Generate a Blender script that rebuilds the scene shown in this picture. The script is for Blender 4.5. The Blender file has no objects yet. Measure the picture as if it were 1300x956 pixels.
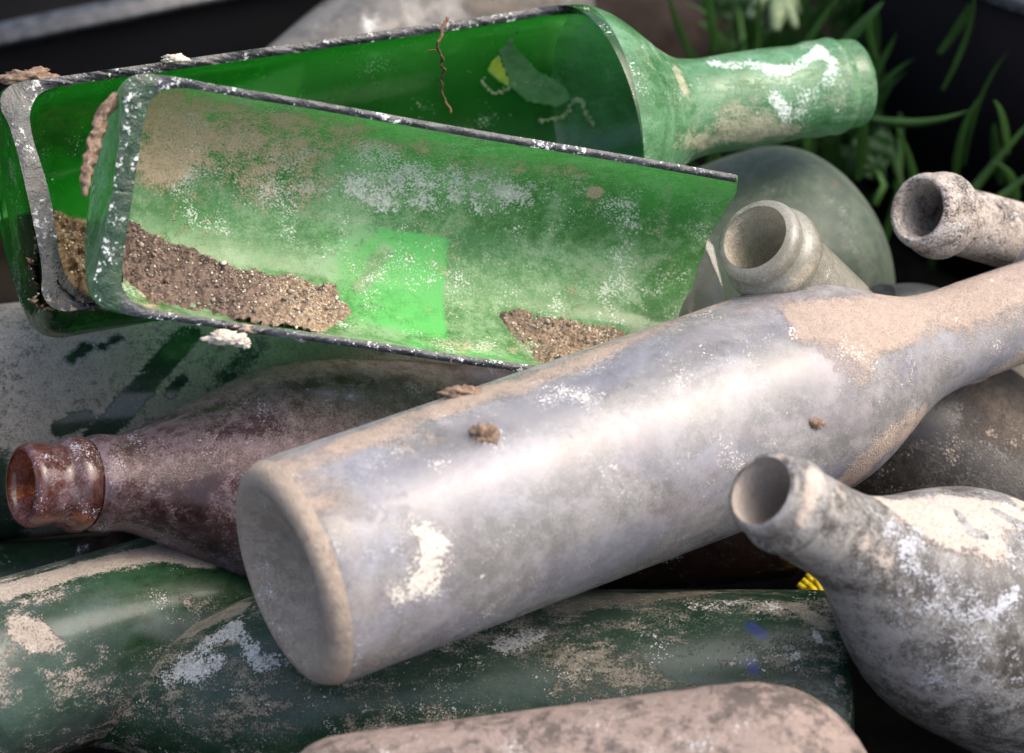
import bpy, math, random
import numpy as np
from mathutils import Vector, Matrix, noise as mnoise
from mathutils.bvhtree import BVHTree
random.seed(7); rng = np.random.default_rng(11)
R_ = math.radians
scene = bpy.context.scene
col = scene.collection

# ------------------------------------------------------------------ camera
PITCH = R_(42); LENS = 100.0; F = 1300 * LENS / 36
FWD = Vector((0, math.cos(PITCH), -math.sin(PITCH))); RIGHT = Vector((1, 0, 0)); UP = Vector((0, math.sin(PITCH), math.cos(PITCH)))
CAM = Vector((0, 0, 0.10)) - FWD * 0.92
cd = bpy.data.cameras.new('camera'); cam = bpy.data.objects.new('camera', cd); col.objects.link(cam)
cam.location = CAM; cam.rotation_euler = (R_(90) - PITCH, 0, 0)
cd.lens = LENS; cd.sensor_width = 36; cd.clip_start = .02; cd.clip_end = 500
cd.dof.use_dof = True; cd.dof.focus_distance = .955; cd.dof.aperture_fstop = 9.0
scene.camera = cam
def P(x, y, d):
    x = float(x); y = float(y); d = float(d)
    return CAM + d * (FWD + (x - 650) / F * RIGHT - (y - 478) / F * UP)
def ray(x, y):
    x = float(x); y = float(y)
    return (FWD + (x - 650) / F * RIGHT - (y - 478) / F * UP).normalized()

# ------------------------------------------------------------------ helpers
def tag(o, label=None, cat=None, group=None, kind=None):
    if label: o['label'] = label
    if cat: o['category'] = cat
    if group: o['group'] = group
    if kind: o['kind'] = kind
    return o
def mesh_obj(name, V, Fc, mat, parent=None, normals=None, attrs=None, smooth=True):
    me = bpy.data.meshes.new(name)
    me.from_pydata([tuple(v) for v in V], [], [tuple(int(i) for i in f) for f in Fc])
    if smooth: me.polygons.foreach_set('use_smooth', [True] * len(me.polygons))
    for k, a in (attrs or {}).items():
        at = me.attributes.new(k, 'FLOAT', 'POINT'); at.data.foreach_set('value', np.asarray(a, dtype=np.float32))
    if normals is not None and smooth:
        me.normals_split_custom_set_from_vertices([tuple(n) for n in normals])
    if mat: me.materials.append(mat)
    o = bpy.data.objects.new(name, me); col.objects.link(o)
    if parent: o.parent = parent
    return o
def empty(name, M, label, cat, group=None):
    o = bpy.data.objects.new(name, None); o.empty_display_size = .01; col.objects.link(o)
    o.matrix_world = M
    return tag(o, label, cat, group)

# ------------------------------------------------------------------ node helper
class N:
    def __init__(s, name):
        s.m = bpy.data.materials.new(name); s.m.use_nodes = True; s.t = s.m.node_tree; s.t.nodes.clear()
        s.out = s.t.nodes.new('ShaderNodeOutputMaterial'); s.tc = s.t.nodes.new('ShaderNodeTexCoord')
    def lk(s, a, b): s.t.links.new(a, b)
    def put(s, sock, v):
        if hasattr(v, 'is_linked') or hasattr(v, 'links'): s.lk(v, sock)
        else: sock.default_value = v
    def noise(s, scale, detail=6, rough=.6, off=(0, 0, 0), stretch=(1, 1, 1), dist=0):
        mp = s.t.nodes.new('ShaderNodeMapping'); s.lk(s.tc.outputs['Object'], mp.inputs[0])
        mp.inputs['Location'].default_value = off; mp.inputs['Scale'].default_value = stretch
        n = s.t.nodes.new('ShaderNodeTexNoise'); s.lk(mp.outputs[0], n.inputs[0])
        n.inputs['Scale'].default_value = scale; n.inputs['Detail'].default_value = detail
        n.inputs['Roughness'].default_value = rough; n.inputs['Distortion'].default_value = dist
        return n.outputs[0]
    def math(s, op, a, b=0.0, c=None, clamp=False):
        n = s.t.nodes.new('ShaderNodeMath'); n.operation = op; n.use_clamp = clamp
        s.put(n.inputs[0], a); s.put(n.inputs[1], b)
        if c is not None: s.put(n.inputs[2], c)
        return n.outputs[0]
    def add(s, *a):
        r = a[0]
        for b in a[1:]: r = s.math('ADD', r, b)
        return r
    def mul(s, a, b): return s.math('MULTIPLY', a, b)
    def ramp(s, v, lo, hi, a=0., b=1., smooth=True):
        n = s.t.nodes.new('ShaderNodeMapRange'); n.interpolation_type = 'SMOOTHSTEP' if smooth else 'LINEAR'
        s.put(n.inputs[0], v); s.put(n.inputs[1], lo); s.put(n.inputs[2], hi); s.put(n.inputs[3], a); s.put(n.inputs[4], b)
        return n.outputs[0]
    def attr(s, name):
        n = s.t.nodes.new('ShaderNodeAttribute'); n.attribute_name = name; return n.outputs['Fac']
    def mixc(s, f, a, b):
        n = s.t.nodes.new('ShaderNodeMix'); n.data_type = 'RGBA'
        s.put(n.inputs[0], f); s.put(n.inputs[6], a if not isinstance(a, tuple) else (*a, 1)[:4]); s.put(n.inputs[7], b if not isinstance(b, tuple) else (*b, 1)[:4])
        return n.outputs[2]
    def mixs(s, f, a, b):
        n = s.t.nodes.new('ShaderNodeMixShader'); s.put(n.inputs[0], f); s.lk(a, n.inputs[1]); s.lk(b, n.inputs[2]); return n.outputs[0]
    def bsdf(s, c, rough=.5, trans=0, spec=.5, ior=1.5, normal=None, coat=0):
        n = s.t.nodes.new('ShaderNodeBsdfPrincipled')
        s.put(n.inputs['Base Color'], c if not isinstance(c, tuple) else (*c, 1)[:4]); s.put(n.inputs['Roughness'], rough)
        n.inputs['Transmission Weight'].default_value = trans; n.inputs['IOR'].default_value = ior
        n.inputs['Specular IOR Level'].default_value = spec; n.inputs['Coat Weight'].default_value = coat; n.inputs['Coat Roughness'].default_value = .05; n.inputs['Coat IOR'].default_value = 1.55
        if normal is not None: s.lk(normal, n.inputs['Normal'])
        return n.outputs[0]
    def transl(s, c, normal=None):
        n = s.t.nodes.new('ShaderNodeBsdfTranslucent'); s.put(n.inputs[0], c if not isinstance(c, tuple) else (*c, 1)[:4]); return n.outputs[0]
    def bump(s, h, strength=.3, dist=.001, normal=None):
        n = s.t.nodes.new('ShaderNodeBump'); s.lk(h, n.inputs['Height']); n.inputs['Strength'].default_value = strength; n.inputs['Distance'].default_value = dist
        if normal is not None: s.lk(normal, n.inputs['Normal'])
        return n.outputs[0]
    def geoz(s):
        g = s.t.nodes.new('ShaderNodeNewGeometry'); sp = s.t.nodes.new('ShaderNodeSeparateXYZ'); s.lk(g.outputs['Normal'], sp.inputs[0]); return sp.outputs[2]
    def surf(s, sh): s.lk(sh, s.out.inputs[0]); return s.m

def glass(name, tint, film=.3, film_col=(.3, .3, .3), film_tr=None, rough=.08, dust_col=(.32, .25, .2), dust_col2=None,
          crust_col=(.72, .72, .70), d0=0., dust_up=0., d_amp=1.6, c0=-.2, c_amp=1.8, seed=0., irid=0., clean_dark=None,
          film_amp=.5, coarse=70, film_rough=.3, stretch=(1, 1, 1), dust_max=.95, film2=None, edge=.07, tr_mix=.5, wave=.05, patch_col=None, coat=0, specks=.2, speck_col=None, streak=0.):
    s = N(name)
    o = (seed, seed * .37, seed * .71)
    n1 = s.noise(coarse, 4, .6, o, stretch, .6); n2 = s.noise(260, 8, .7, o, stretch, .3); n3 = s.noise(1300, 4, .6, o)
    nn = s.math('MULTIPLY_ADD', s.add(s.mul(n1, .36), s.mul(n2, .34), s.mul(n3, .30)), 2.5, -.75)
    up = s.math('MAXIMUM', s.geoz(), 0.)
    side = s.attr('inner')
    outer = s.math('SUBTRACT', 1., side)
    dv = s.add(s.attr('dust'), d0, s.mul(s.mul(up, dust_up), outer), s.mul(s.math('SUBTRACT', nn, .5), d_amp))
    dm = s.mul(s.mul(s.ramp(dv, .5 - edge * 2, .5 + edge * 2.4), dust_max), s.ramp(n3, .30, .52, .55, 1))
    m1 = s.noise(150, 5, .7, (o[0] + 3, o[1] + 5, o[2])); m2 = s.noise(800, 6, .7, (o[0] + 7, o[1], o[2] + 2))
    cn = s.math('MULTIPLY_ADD', s.add(s.mul(m1, .45), s.mul(m2, .3), s.mul(n3, .25)), 2.2, -.6)
    cv = s.add(s.attr('crust'), c0, s.mul(s.math('SUBTRACT', cn, .5), c_amp))
    cm = s.mul(s.ramp(cv, .40, .66, 0, .9), s.ramp(n3, .30, .55, .35, 1))
    f1 = s.noise(38, 6, .62, (o[0] + 11, o[1], o[2]), stretch, .8)
    fm = s.math('ADD', s.add(film, s.attr('film')), s.mul(s.math('SUBTRACT', s.add(s.mul(f1, 1.1), s.mul(n2, .8), s.mul(n3, .5)), 1.2), film_amp), clamp=True)
    # bump
    hb = s.add(s.mul(s.mul(s.add(s.mul(n3, .6), s.mul(n2, 1.2)), dm), 1.0), s.mul(s.mul(m2, cm), .8), s.mul(s.noise(55, 2, .5, o), wave))
    nb = s.bump(hb, .55, .0012)
    g = s.bsdf(tint, rough, 1.0, normal=nb)
    fc = film_col
    if film2 is not None: fc = s.mixc(s.ramp(s.add(s.mul(f1, .45), s.mul(n2, .3), s.mul(n3, .25)), .43, .57), film_col, film2)
    if irid:
        i1 = s.noise(30, 3, .5, (o[0] + 21, 0, 0), (1, 1, .5), 1.0); i2 = s.noise(46, 3, .5, (o[0] + 31, 0, 0), (1, 1, .5), 1.0)
        fc = s.mixc(s.ramp(i1, .45, .62, 0, irid), fc if not isinstance(fc, tuple) else (*fc, 1), (.38, .40, .54, 1))
        fc = s.mixc(s.ramp(i2, .52, .68, 0, irid), fc, (.50, .42, .46, 1))
    if patch_col:
        pf = s.ramp(s.add(s.attr('patch'), s.mul(s.math('SUBTRACT', nn, .5), 1.5)), .2, .95, 0, 1)
        pf = s.mul(pf, s.ramp(s.attr('patch'), 0., .2))
        fc = s.mixc(pf, fc if not isinstance(fc, tuple) else (*fc, 1), (*patch_col, 1))
    fs = s.bsdf(fc, film_rough, 0, normal=nb, coat=coat)
    tr = s.transl(s.mixc(pf, (*(film_tr or film_col), 1), (*patch_col, 1)) if patch_col else (film_tr if film_tr else fc))
    fs = s.mixs(tr_mix, fs, tr)
    sh = s.mixs(fm, g, fs)
    if clean_dark: pass
    dc2 = dust_col2 or tuple(c * .62 for c in dust_col)
    dcol = s.mixc(s.ramp(s.add(s.mul(n2, .4), s.mul(m2, .25), s.mul(s.noise(2600, 3, .6, o), .35)), .40, .60), dc2, dust_col)
    ds = s.bsdf(dcol, .95, 0, spec=.15, normal=nb)
    dst = s.mixs(.12, ds, s.transl(dcol))
    sh = s.mixs(dm, sh, dst)
    ccol = s.mixc(s.ramp(m2, .35, .65), tuple(c * .62 for c in crust_col), crust_col)
    cs = s.bsdf(ccol, .85, 0, spec=.2, normal=nb)
    sh = s.mixs(cm, sh, cs)
    if specks:
        sp = s.noise(1500, 2, .5, (o[0] + 40, o[1], o[2])); sr = s.noise(60, 4, .6, (o[0] + 44, o[1], o[2]))
        sv = s.add(sp, s.mul(s.math('SUBTRACT', sr, .5), 1.1), s.mul(s.attr('crust'), .08))
        sm = s.ramp(sv, .76 - .09 * specks, .83 - .09 * specks, 0, .7)
        sh = s.mixs(sm, sh, s.bsdf(speck_col or tuple(min(.8, c * 1.05 + .03) for c in crust_col), .85, 0, spec=.2, normal=nb))
    return s.surf(sh)

# ------------------------------------------------------------------ lathe
def crom(pts, ds, dens=()):
    """pts (z,r[,1=corner]) -> dense polyline through centripetal-ish interpolation"""
    P_ = [np.array(p[:2], float) for p in pts]; corner = [len(p) > 2 for p in pts]
    out = [P_[0]]
    for i in range(len(P_) - 1):
        p1, p2 = P_[i], P_[i + 1]; L = np.linalg.norm(p2 - p1)
        if L < 1e-9: continue
        def tan(k):
            if corner[k] or k == 0 or k == len(P_) - 1: return None
            a, b = P_[k] - P_[k - 1], P_[k + 1] - P_[k]; la, lb = np.linalg.norm(a), np.linalg.norm(b)
            return (a / la * lb + b / lb * la) / (la + lb)
        t1, t2 = tan(i), tan(i + 1); dr = (p2 - p1) / L
        if t1 is None: t1 = dr
        if t2 is None: t2 = dr
        d = ds
        for (z0, z1, dd) in dens:
            if z0 <= (p1[0] + p2[0]) / 2 <= z1: d = dd
        n = max(2, int(math.ceil(L / d)))
        for k in range(1, n + 1):
            t = k / n
            h00 = 2*t**3 - 3*t*t + 1; h10 = t**3 - 2*t*t + t; h01 = -2*t**3 + 3*t*t; h11 = t**3 - t*t
            out.append(h00 * p1 + h10 * L * t1 + h01 * p2 + h11 * L * t2)
    return np.array(out)
def resample(pl, n, w=None):
    d = np.r_[0, np.cumsum(np.linalg.norm(np.diff(pl, axis=0), axis=1))]
    s = np.linspace(0, d[-1], n) if w is None else w * d[-1]
    return np.c_[np.interp(s, d, pl[:, 0]), np.interp(s, d, pl[:, 1])]

def frame(A, B):
    a = (B - A).normalized(); v = (CAM - (A + B) / 2); f = (v - a * v.dot(a)).normalized(); u = a.cross(f)
    M = Matrix(((f.x, u.x, a.x, A.x), (f.y, u.y, a.y, A.y), (f.z, u.z, a.z, A.z), (0, 0, 0, 1)))
    return M

class Lathe:
    def __init__(s, A, B, outer, inner, m=160, ds=.0012, gap=None, warp=None, dens=(), wob=0., seed=0):
        s.M = frame(A, B); s.m = m; s.gap = gap
        o = crom(outer, ds, dens)
        d = np.r_[0, np.cumsum(np.linalg.norm(np.diff(o, axis=0), axis=1))]; w = d / d[-1]
        n = len(o); s.n = n
        i_ = resample(crom(inner, ds / 2), n, w)
        s.prof = (o, i_)
        V = []; NO = []; Z = []
        for k, pl in enumerate((o, i_)):
            tg = np.gradient(pl, axis=0); tg /= np.linalg.norm(tg, axis=1)[:, None] + 1e-12
            ph = np.zeros((n, m + 1))
            for i in range(n):
                if gap: a0, a1 = gap(o[i][0], o[i][1])
                else: a0, a1 = 0., 2 * math.pi
                ph[i] = np.linspace(a0, a1, m + 1)
            if gap is None: s.closed = True
            else: s.closed = False
            z = pl[:, 0][:, None] * np.ones(m + 1); r = pl[:, 1][:, None] * np.ones(m + 1)
            if warp is not None: z = warp(z, ph)
            if wob:
                r = r * (1 + wob * np.sin(2 * ph + z * 23 + seed) + wob * .6 * np.sin(3 * ph - z * 41 + seed * 2))
            pos = np.stack((r * np.cos(ph), r * np.sin(ph), z), -1)
            nr = np.stack((np.cos(ph) * tg[:, 0][:, None], np.sin(ph) * tg[:, 0][:, None], -tg[:, 1][:, None] * np.ones(m + 1)), -1)
            if k: nr = -nr
            V.append(pos); NO.append(nr); Z.append(np.full((n, m + 1), float(k)))
        s.V = np.stack(V); s.NO = np.stack(NO); s.side = np.stack(Z)   # (2,n,m+1,3)
        s.at = {k: np.zeros(s.side.shape) for k in ('dust', 'crust', 'film', 'patch')}
        s.ph = ph
    def world(s):
        Mn = np.array(s.M); return s.V @ Mn[:3, :3].T + Mn[:3, 3]
    def bvh(s):
        W = s.world().reshape(-1, 3); n, m1 = s.n, s.m + 1
        fs = []
        for k in (0, 1):
            idx = np.arange(n * m1).reshape(n, m1) + k * n * m1
            q = np.stack((idx[:-1, :-1], idx[:-1, 1:], idx[1:, 1:], idx[1:, :-1]), -1).reshape(-1, 4); fs.append(q)
        fs = np.concatenate(fs)
        s._bvh = BVHTree.FromPolygons([tuple(v) for v in W], [tuple(int(a) for a in f) for f in fs]); s._W = s.world()
        s._nf = len(fs) // 2
        return s._bvh
    def paint(s, attr, strokes, both=False):
        """strokes: (pixel polyline, radius px, value); each point is cast onto the glass, and the mark grows round it in 3D"""
        if not hasattr(s, '_bvh'): s.bvh()
        acc = s.at[attr]
        for pts, rp, val in strokes:
            samp = []
            if len(pts) == 1: samp = list(pts)
            for a, b in zip(pts[:-1], pts[1:]):
                n = max(1, int(math.hypot(b[0] - a[0], b[1] - a[1]) / (rp * .4)))
                samp += [(a[0] + (b[0] - a[0]) * k / n, a[1] + (b[1] - a[1]) * k / n) for k in range(n + 1)]
            best = np.zeros(acc.shape)
            for x, y in samp:
                h = s._bvh.ray_cast(CAM, ray(x, y))
                if h[0] is None: continue
                sd = 1 if h[2] >= s._nf else 0
                rw = rp * (h[0] - CAM).length / F
                d = np.linalg.norm(s._W - np.array(h[0]), axis=-1) / rw
                v = np.clip((1.7 - d) / 1.25, 0, 1); v = v * v * (3 - 2 * v)
                if not both: v = v * (s.side == sd)
                best = np.maximum(best, v)
            acc += best * val * (1.35 if attr == 'dust' else 1.)
        return s
    def build(s, name, label, cat, parts, mat, group=None, mats=None, rim=None, rim_attr=None):
        """parts: list of (part name, z limit) from the base to the mouth"""
        root = empty(name, s.M, label, cat, group)
        n, m1 = s.n, s.m + 1
        zo = s.prof[0][:, 0].copy(); zo[:int(np.argmin(zo))] = zo.min(); zo = np.maximum.accumulate(zo)
        V = s.V.reshape(-1, 3); NO = s.NO.reshape(-1, 3); at = {k: a.reshape(-1) for k, a in s.at.items()}; at['inner'] = s.side.reshape(-1)
        io = np.arange(n * m1).reshape(n, m1); ii = io + n * m1
        lo = 0; objs = {}
        for pi, (pn, zl) in enumerate(parts):
            hi = n - 1 if pi == len(parts) - 1 else int(np.searchsorted(zo, zl))
            qs = []
            sl = slice(lo, hi); sl1 = slice(lo + 1, hi + 1)
            qs.append(np.stack((io[sl, :-1], io[sl, 1:], io[sl1, 1:], io[sl1, :-1]), -1).reshape(-1, 4))
            qs.append(np.stack((ii[sl, :-1], ii[sl1, :-1], ii[sl1, 1:], ii[sl, 1:]), -1).reshape(-1, 4))
            if hi == n - 1: qs.append(np.stack((io[-1, :-1], io[-1, 1:], ii[-1, 1:], ii[-1, :-1]), -1))
            q = np.concatenate(qs)
            used = np.unique(q); remap = np.zeros(len(V), int); remap[used] = np.arange(len(used))
            o = mesh_obj(pn, V[used], remap[q], (mats or {}).get(pn, mat), root, NO[used], {k: a[used] for k, a in at.items()})
            objs[pn] = o; lo = hi
        if rim:
            K = 7; RV = []; RF = []; RA = []; first = []
            for c in (0, s.m):
                base = len(RV); rows = []
                for i in range(n):
                    a0, a1 = s.ph[i][0], s.ph[i][-1]
                    g = 2 * math.pi - (a1 - a0)
                    if g < .02 and not rows: continue
                    po, pi_ = s.V[0, i, c], s.V[1, i, c]
                    tdir = np.array((-math.sin(s.ph[i][c]), math.cos(s.ph[i][c]), 0)) * (-1 if c == 0 else 1)
                    row = []
                    for k in range(K + 1):
                        t = k / K; p = po * (1 - t) + pi_ * t
                        if 0 < k < K:
                            nz = mnoise.noise(Vector(p * 300)) * .10 + mnoise.noise(Vector(p * 260 + np.array((5, 0, 0)))) * .2 + mnoise.noise(Vector(p * 90)) * .3
                            p = p + tdir * (.0005 + .0011 * nz) * math.sin(math.pi * t) * (1 if g > .1 else g / .1)
                        row.append(p)
                    rows.append(row)
                for r in rows: RV += r
                first.append((base, base + (len(rows) - 1) * (K + 1)))
                for a in range(len(rows) - 1):
                    for k in range(K):
                        q = [base + a * (K + 1) + k, base + (a + 1) * (K + 1) + k, base + (a + 1) * (K + 1) + k + 1, base + a * (K + 1) + k + 1]
                        RF.append(q if c == 0 else q[::-1])
            for k in range(K):
                b0, b1 = first[0][0], first[1][0]; RF.append([b0 + k, b0 + k + 1, b1 + k + 1, b1 + k])
            mesh_obj('broken_edge', RV, RF, rim, root, attrs={'dust': np.zeros(len(RV)), 'crust': np.zeros(len(RV))})
        s.root = root; s.objs = objs
        return s

def bottle_prof(L, R, rn, z_sh, z_nk, lip='band', t=.0028, punt=.006, lip_len=.022, lr=None, bt=.006, sh_round=.5, dome=False):
    """L total length, R body radius, rn neck radius, z_sh end of body, z_nk end of shoulder"""
    lr = lr or rn * 1.14
    o = [(punt, 0), (punt * .8, .3 * R), (.0012, .72 * R), (0, .83 * R), (.0014, .93 * R), (.006, .992 * R), (.010, R), (.02, R)]
    if dome: o = [(0, 0), (.0025, .3 * R), (.0085, .6 * R), (.019, .85 * R), (.031, .97 * R), (.045, R)]
    z0 = .045 if dome else .02
    nb = 6
    for k in range(1, nb + 1): o.append((z0 + (z_sh - z0) * k / nb, R))
    H = z_nk - z_sh
    for t_ in (.12, .25, .4, .55, .7, .85, 1.0):
        c = 1 - t_**2.1 if sh_round > .4 else None
        # blend of quarter circle and reverse curve into the neck
        e = .5 + .5 * math.cos(math.pi * min(1, t_ ** (1.0 + sh_round * .5)))
        o.append((z_sh + H * t_, rn * 1.04 + (R - rn * 1.04) * e))
    zl = L - lip_len
    for k in (.35, .7): o.append((z_nk + (zl - z_nk) * k, rn * (1.04 - .03 * k)))
    if lip == 'band':       # flat string ring below a plain mouth
        o += [(zl - .0008, rn, 1), (zl, lr * .98, 1), (zl + .0012, lr * 1.06), (zl + .0065, lr * 1.08), (zl + .0085, lr * 1.0), (zl + .0105, lr * .93), (L - .006, lr * .95), (L - .002, lr * .95), (L - .0004, lr * .88), (L, lr * .80)]
    elif lip == 'crown':
        o += [(zl - .001, rn, 1), (zl, lr * 1.02, 1), (zl + .0015, lr * 1.1), (zl + .009, lr * 1.08), (zl + .0105, lr * .98), (zl + .0125, lr * .93), (L - .007, lr * .95), (L - .005, lr * 1.0), (L - .0025, lr * 1.0), (L - .0006, lr * .9), (L, lr * .78)]
    else:                   # champagne: ring then short mouth
        o += [(zl - .003, rn * 1.0), (zl + .001, rn * 1.04), (zl + .004, lr * 1.07), (zl + .010, lr * 1.08), (zl + .0125, lr * 1.0, 1), (L - .006, lr * 1.0), (L - .0015, lr * .95), (L, lr * .82)]
    ri = rn - t
    i_ = [(punt + bt, 0), (punt * .8 + bt, .3 * R), (bt + .001, .66 * R), (bt + .0015, .80 * (R - t)), (bt + .006, .955 * (R - t)), (bt + .013, R - t), (bt + .02, R - t)]
    if dome: i_ = [(t, 0), (.0025 + t, .28 * R), (.0085 + t, .56 * R), (.021, .80 * R), (.033, .92 * R), (.047, R - t)]
    z1 = .047 if dome else .026
    for k in range(1, nb + 1): i_.append((z1 + (z_sh - z1) * k / nb, R - t))
    for t_ in (.12, .25, .4, .55, .7, .85, 1.0):
        e = .5 + .5 * math.cos(math.pi * min(1, t_ ** (1.0 + sh_round * .5)))
        i_.append((z_sh + H * t_, ri + (R - t - ri) * e))
    i_ += [(z_nk + (L - z_nk) * .4, ri), (L - .012, ri * .98), (L - .004, ri), (L - .0008, ri * 1.06), (L, lr * .80 - .0004)]
    return o, i_, zl
def simple_parts(z_sh, zl, z_nk): return [('base', .006), ('body', z_sh + .3 * (z_nk - z_sh)), ('neck', zl - .0004), ('lip', 9)]

def px_r(px, d): return px * d / F

# ================================================================== MATERIALS
BROWN = (.33, .25, .20); PINKD = (.42, .34, .29); GREYD = (.40, .37, .34)
m_shard = glass('green_glass_dirty_inside', (.34, .84, .36), film=.68, film_col=(.10, .29, .08), film2=(.34, .52, .29), film_tr=(.16, .60, .16), rough=.12,
                dust_col=(.70, .50, .36), dust_col2=(.50, .42, .27), crust_col=(.64, .68, .58), c0=.04, c_amp=2.0, d0=.02, d_amp=1.8, specks=1.0, film_amp=.9, seed=1.3, tr_mix=.4, film_rough=.6, edge=.14, patch_col=(.13, .56, .14))
m_rear = glass('green_glass_thick', (.16, .66, .16), film=.36, film_col=(.03, .13, .03), film2=(.05, .20, .045), film_tr=(.02, .34, .025), rough=.10,
               dust_col=(.36, .33, .22), crust_col=(.60, .68, .58), c0=-.30, c_amp=1.1, d0=-.22, d_amp=.9, film_amp=.3, seed=2.1, tr_mix=.55, edge=.12, patch_col=(.03, .62, .03))
m_rear_neck = glass('green_glass_neck_scaled', (.26, .62, .32), film=.65, film_col=(.09, .25, .10), film2=(.18, .38, .21), film_tr=(.10, .4, .14), rough=.2,
               dust_col=(.46, .44, .33), dust_col2=(.24, .28, .17), crust_col=(.66, .78, .70), c0=.06, c_amp=1.8, d0=.14, d_amp=1.6, film_amp=.8, seed=3.7, tr_mix=.3, edge=.15, stretch=(1, 1, .55))
m_big = glass('clear_glass_milky', (.90, .92, .93), film=.50, film_col=(.34, .33, .325), film2=(.50, .485, .49), rough=.24, dust_col=(.44, .35, .29), dust_col2=(.34, .27, .22),
              crust_col=(.78, .72, .64), c0=-.42, c_amp=2.6, d0=-.34, film_amp=.42, seed=4.4, irid=.4, d_amp=2.0, coarse=75, film_rough=.62, edge=.22, tr_mix=.25, wave=.02, coat=.12, specks=.1)
m_big_base = glass('clear_glass_base_dust', (.85, .85, .82), film=.85, film_col=(.36, .31, .26), rough=.3, dust_col=(.50, .41, .33), dust_col2=(.36, .29, .23),
                d0=.85, seed=5.1, d_amp=1.3, film_rough=.6, edge=.2, c0=-.5, c_amp=.8)
m_brown = glass('brown_glass', (.35, .12, .07), film=.6, film_col=(.075, .040, .042), film2=(.24, .175, .20), film_tr=(.10, .03, .02), rough=.12,
                dust_col=(.44, .33, .31), dust_col2=(.24, .15, .14), crust_col=(.52, .46, .52), c0=-.1, c_amp=1.4, d0=.1, d_amp=1.1, film_amp=.5, seed=6.2, film_rough=.24, edge=.22, tr_mix=.15, wave=.03, dust_max=.7, coat=.12)
m_brown_lip = glass('brown_glass_lip', (.62, .20, .05), film=.42, film_col=(.12, .05, .04), film2=(.30, .22, .25), film_tr=(.5, .12, .02), rough=.12,
                dust_col=(.30, .24, .23), crust_col=(.56, .52, .58), c0=.02, c_amp=1.3, d0=.0, d_amp=1.0, film_amp=.8, seed=6.9, film_rough=.2, edge=.2, tr_mix=.3, wave=.03, dust_max=.7)
m_clearneck = glass('pale_glass_neck', (.88, .90, .80), film=.66, film_col=(.37, .36, .29), film2=(.52, .51, .46), rough=.14, dust_col=(.50, .44, .34), dust_col2=(.34, .30, .24),
                    crust_col=(.62, .62, .60), c0=-.22, c_amp=1.2, d0=.0, seed=7.7, film_rough=.3, edge=.2, film_amp=.4, d_amp=1.0, coat=.4)
m_white = glass('white_scaled_glass', (.55, .55, .52), film=.8, film_col=(.022, .022, .028), film2=(.10, .09, .085), rough=.2, dust_col=(.56, .49, .43), dust_col2=(.36, .31, .27),
                crust_col=(.64, .61, .58), c0=.32, c_amp=1.6, d0=.7, d_amp=1.4, seed=8.3, edge=.12, coarse=60)
m_teal = glass('dark_teal_glass', (.25, .42, .36), film=.92, film_col=(.045, .068, .050), film2=(.085, .11, .08), rough=.2, dust_col=(.16, .15, .11), crust_col=(.28, .29, .24),
               c0=-.28, c_amp=1.2, d0=-.1, d_amp=1., seed=9.1, film_rough=.7, edge=.25, film_amp=.3, tr_mix=.1)
m_low = glass('smoky_glass_scaled', (.62, .62, .60), film=.74, film_col=(.10, .095, .088), film2=(.42, .41, .395), rough=.2, dust_col=(.58, .50, .44), dust_col2=(.46, .40, .35),
              crust_col=(.54, .56, .61), c0=.14, c_amp=2.2, d0=.05, seed=10.7, film_rough=.28, edge=.1, film_amp=.8, d_amp=1.5, tr_mix=.25, coat=.3)
m_dustgreen = glass('green_glass_under_dust', (.15, .30, .18), film=.85, film_col=(.015, .034, .019), film2=(.04, .055, .042), rough=.15, dust_col=(.36, .32, .28), dust_col2=(.25, .22, .18),
                    crust_col=(.45, .42, .38), c0=-.4, c_amp=1.1, d0=.78, seed=11.9, film_rough=.12, edge=.1, tr_mix=.1, coarse=45, d_amp=1.4)
m_ll = glass('green_glass_patchy', (.10, .32, .14), film=.8, film_col=(.010, .040, .013), film2=(.028, .075, .038), rough=.12, dust_col=(.44, .38, .33), dust_col2=(.32, .28, .24),
             crust_col=(.50, .46, .42), c0=-.1, c_amp=1.3, d0=.36, seed=12.4, film_rough=.3, edge=.06, tr_mix=.1, coarse=60, d_amp=1.5, irid=.10, stretch=(1, 1, .6))
m_bot = glass('dark_green_glass_crusted', (.10, .25, .16), film=.85, film_col=(.010, .038, .018), film2=(.036, .062, .044), rough=.15, dust_col=(.30, .27, .22), dust_col2=(.16, .155, .12),
              crust_col=(.60, .60, .58), c0=.08, c_amp=2.0, d0=.3, seed=13.8, film_rough=.3, edge=.10, tr_mix=.1, d_amp=2.0, stretch=(1, 1, .5), patch_col=(.02, .035, .20))
m_dusty = glass('glass_under_pink_dust', (.3, .3, .3), film=.9, film_col=(.2, .17, .15), dust_col=(.34, .27, .235), dust_col2=(.26, .205, .18), d0=.62, seed=14.6, c0=-.15, c_amp=1.4, d_amp=1.8)
m_dark = glass('dark_brown_glass', (.12, .09, .07), film=.9, film_col=(.016, .014, .012), film2=(.038, .034, .029), rough=.2, dust_col=(.17, .135, .11), dust_col2=(.075, .063, .05),
               crust_col=(.38, .31, .25), c0=-.08, c_amp=1.5, d0=.08, seed=15.5, film_rough=.4, edge=.22, tr_mix=.05, dust_max=.8, d_amp=1.2)
m_amber = glass('blackish_amber_glass', (.12, .05, .03), film=.9, film_col=(.012, .006, .005), film2=(.03, .015, .012), rough=.15, dust_col=(.13, .10, .08), d0=-.05, c0=-.3, c_amp=1.2, seed=16.5, film_rough=.3, edge=.2, tr_mix=.05)
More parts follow.
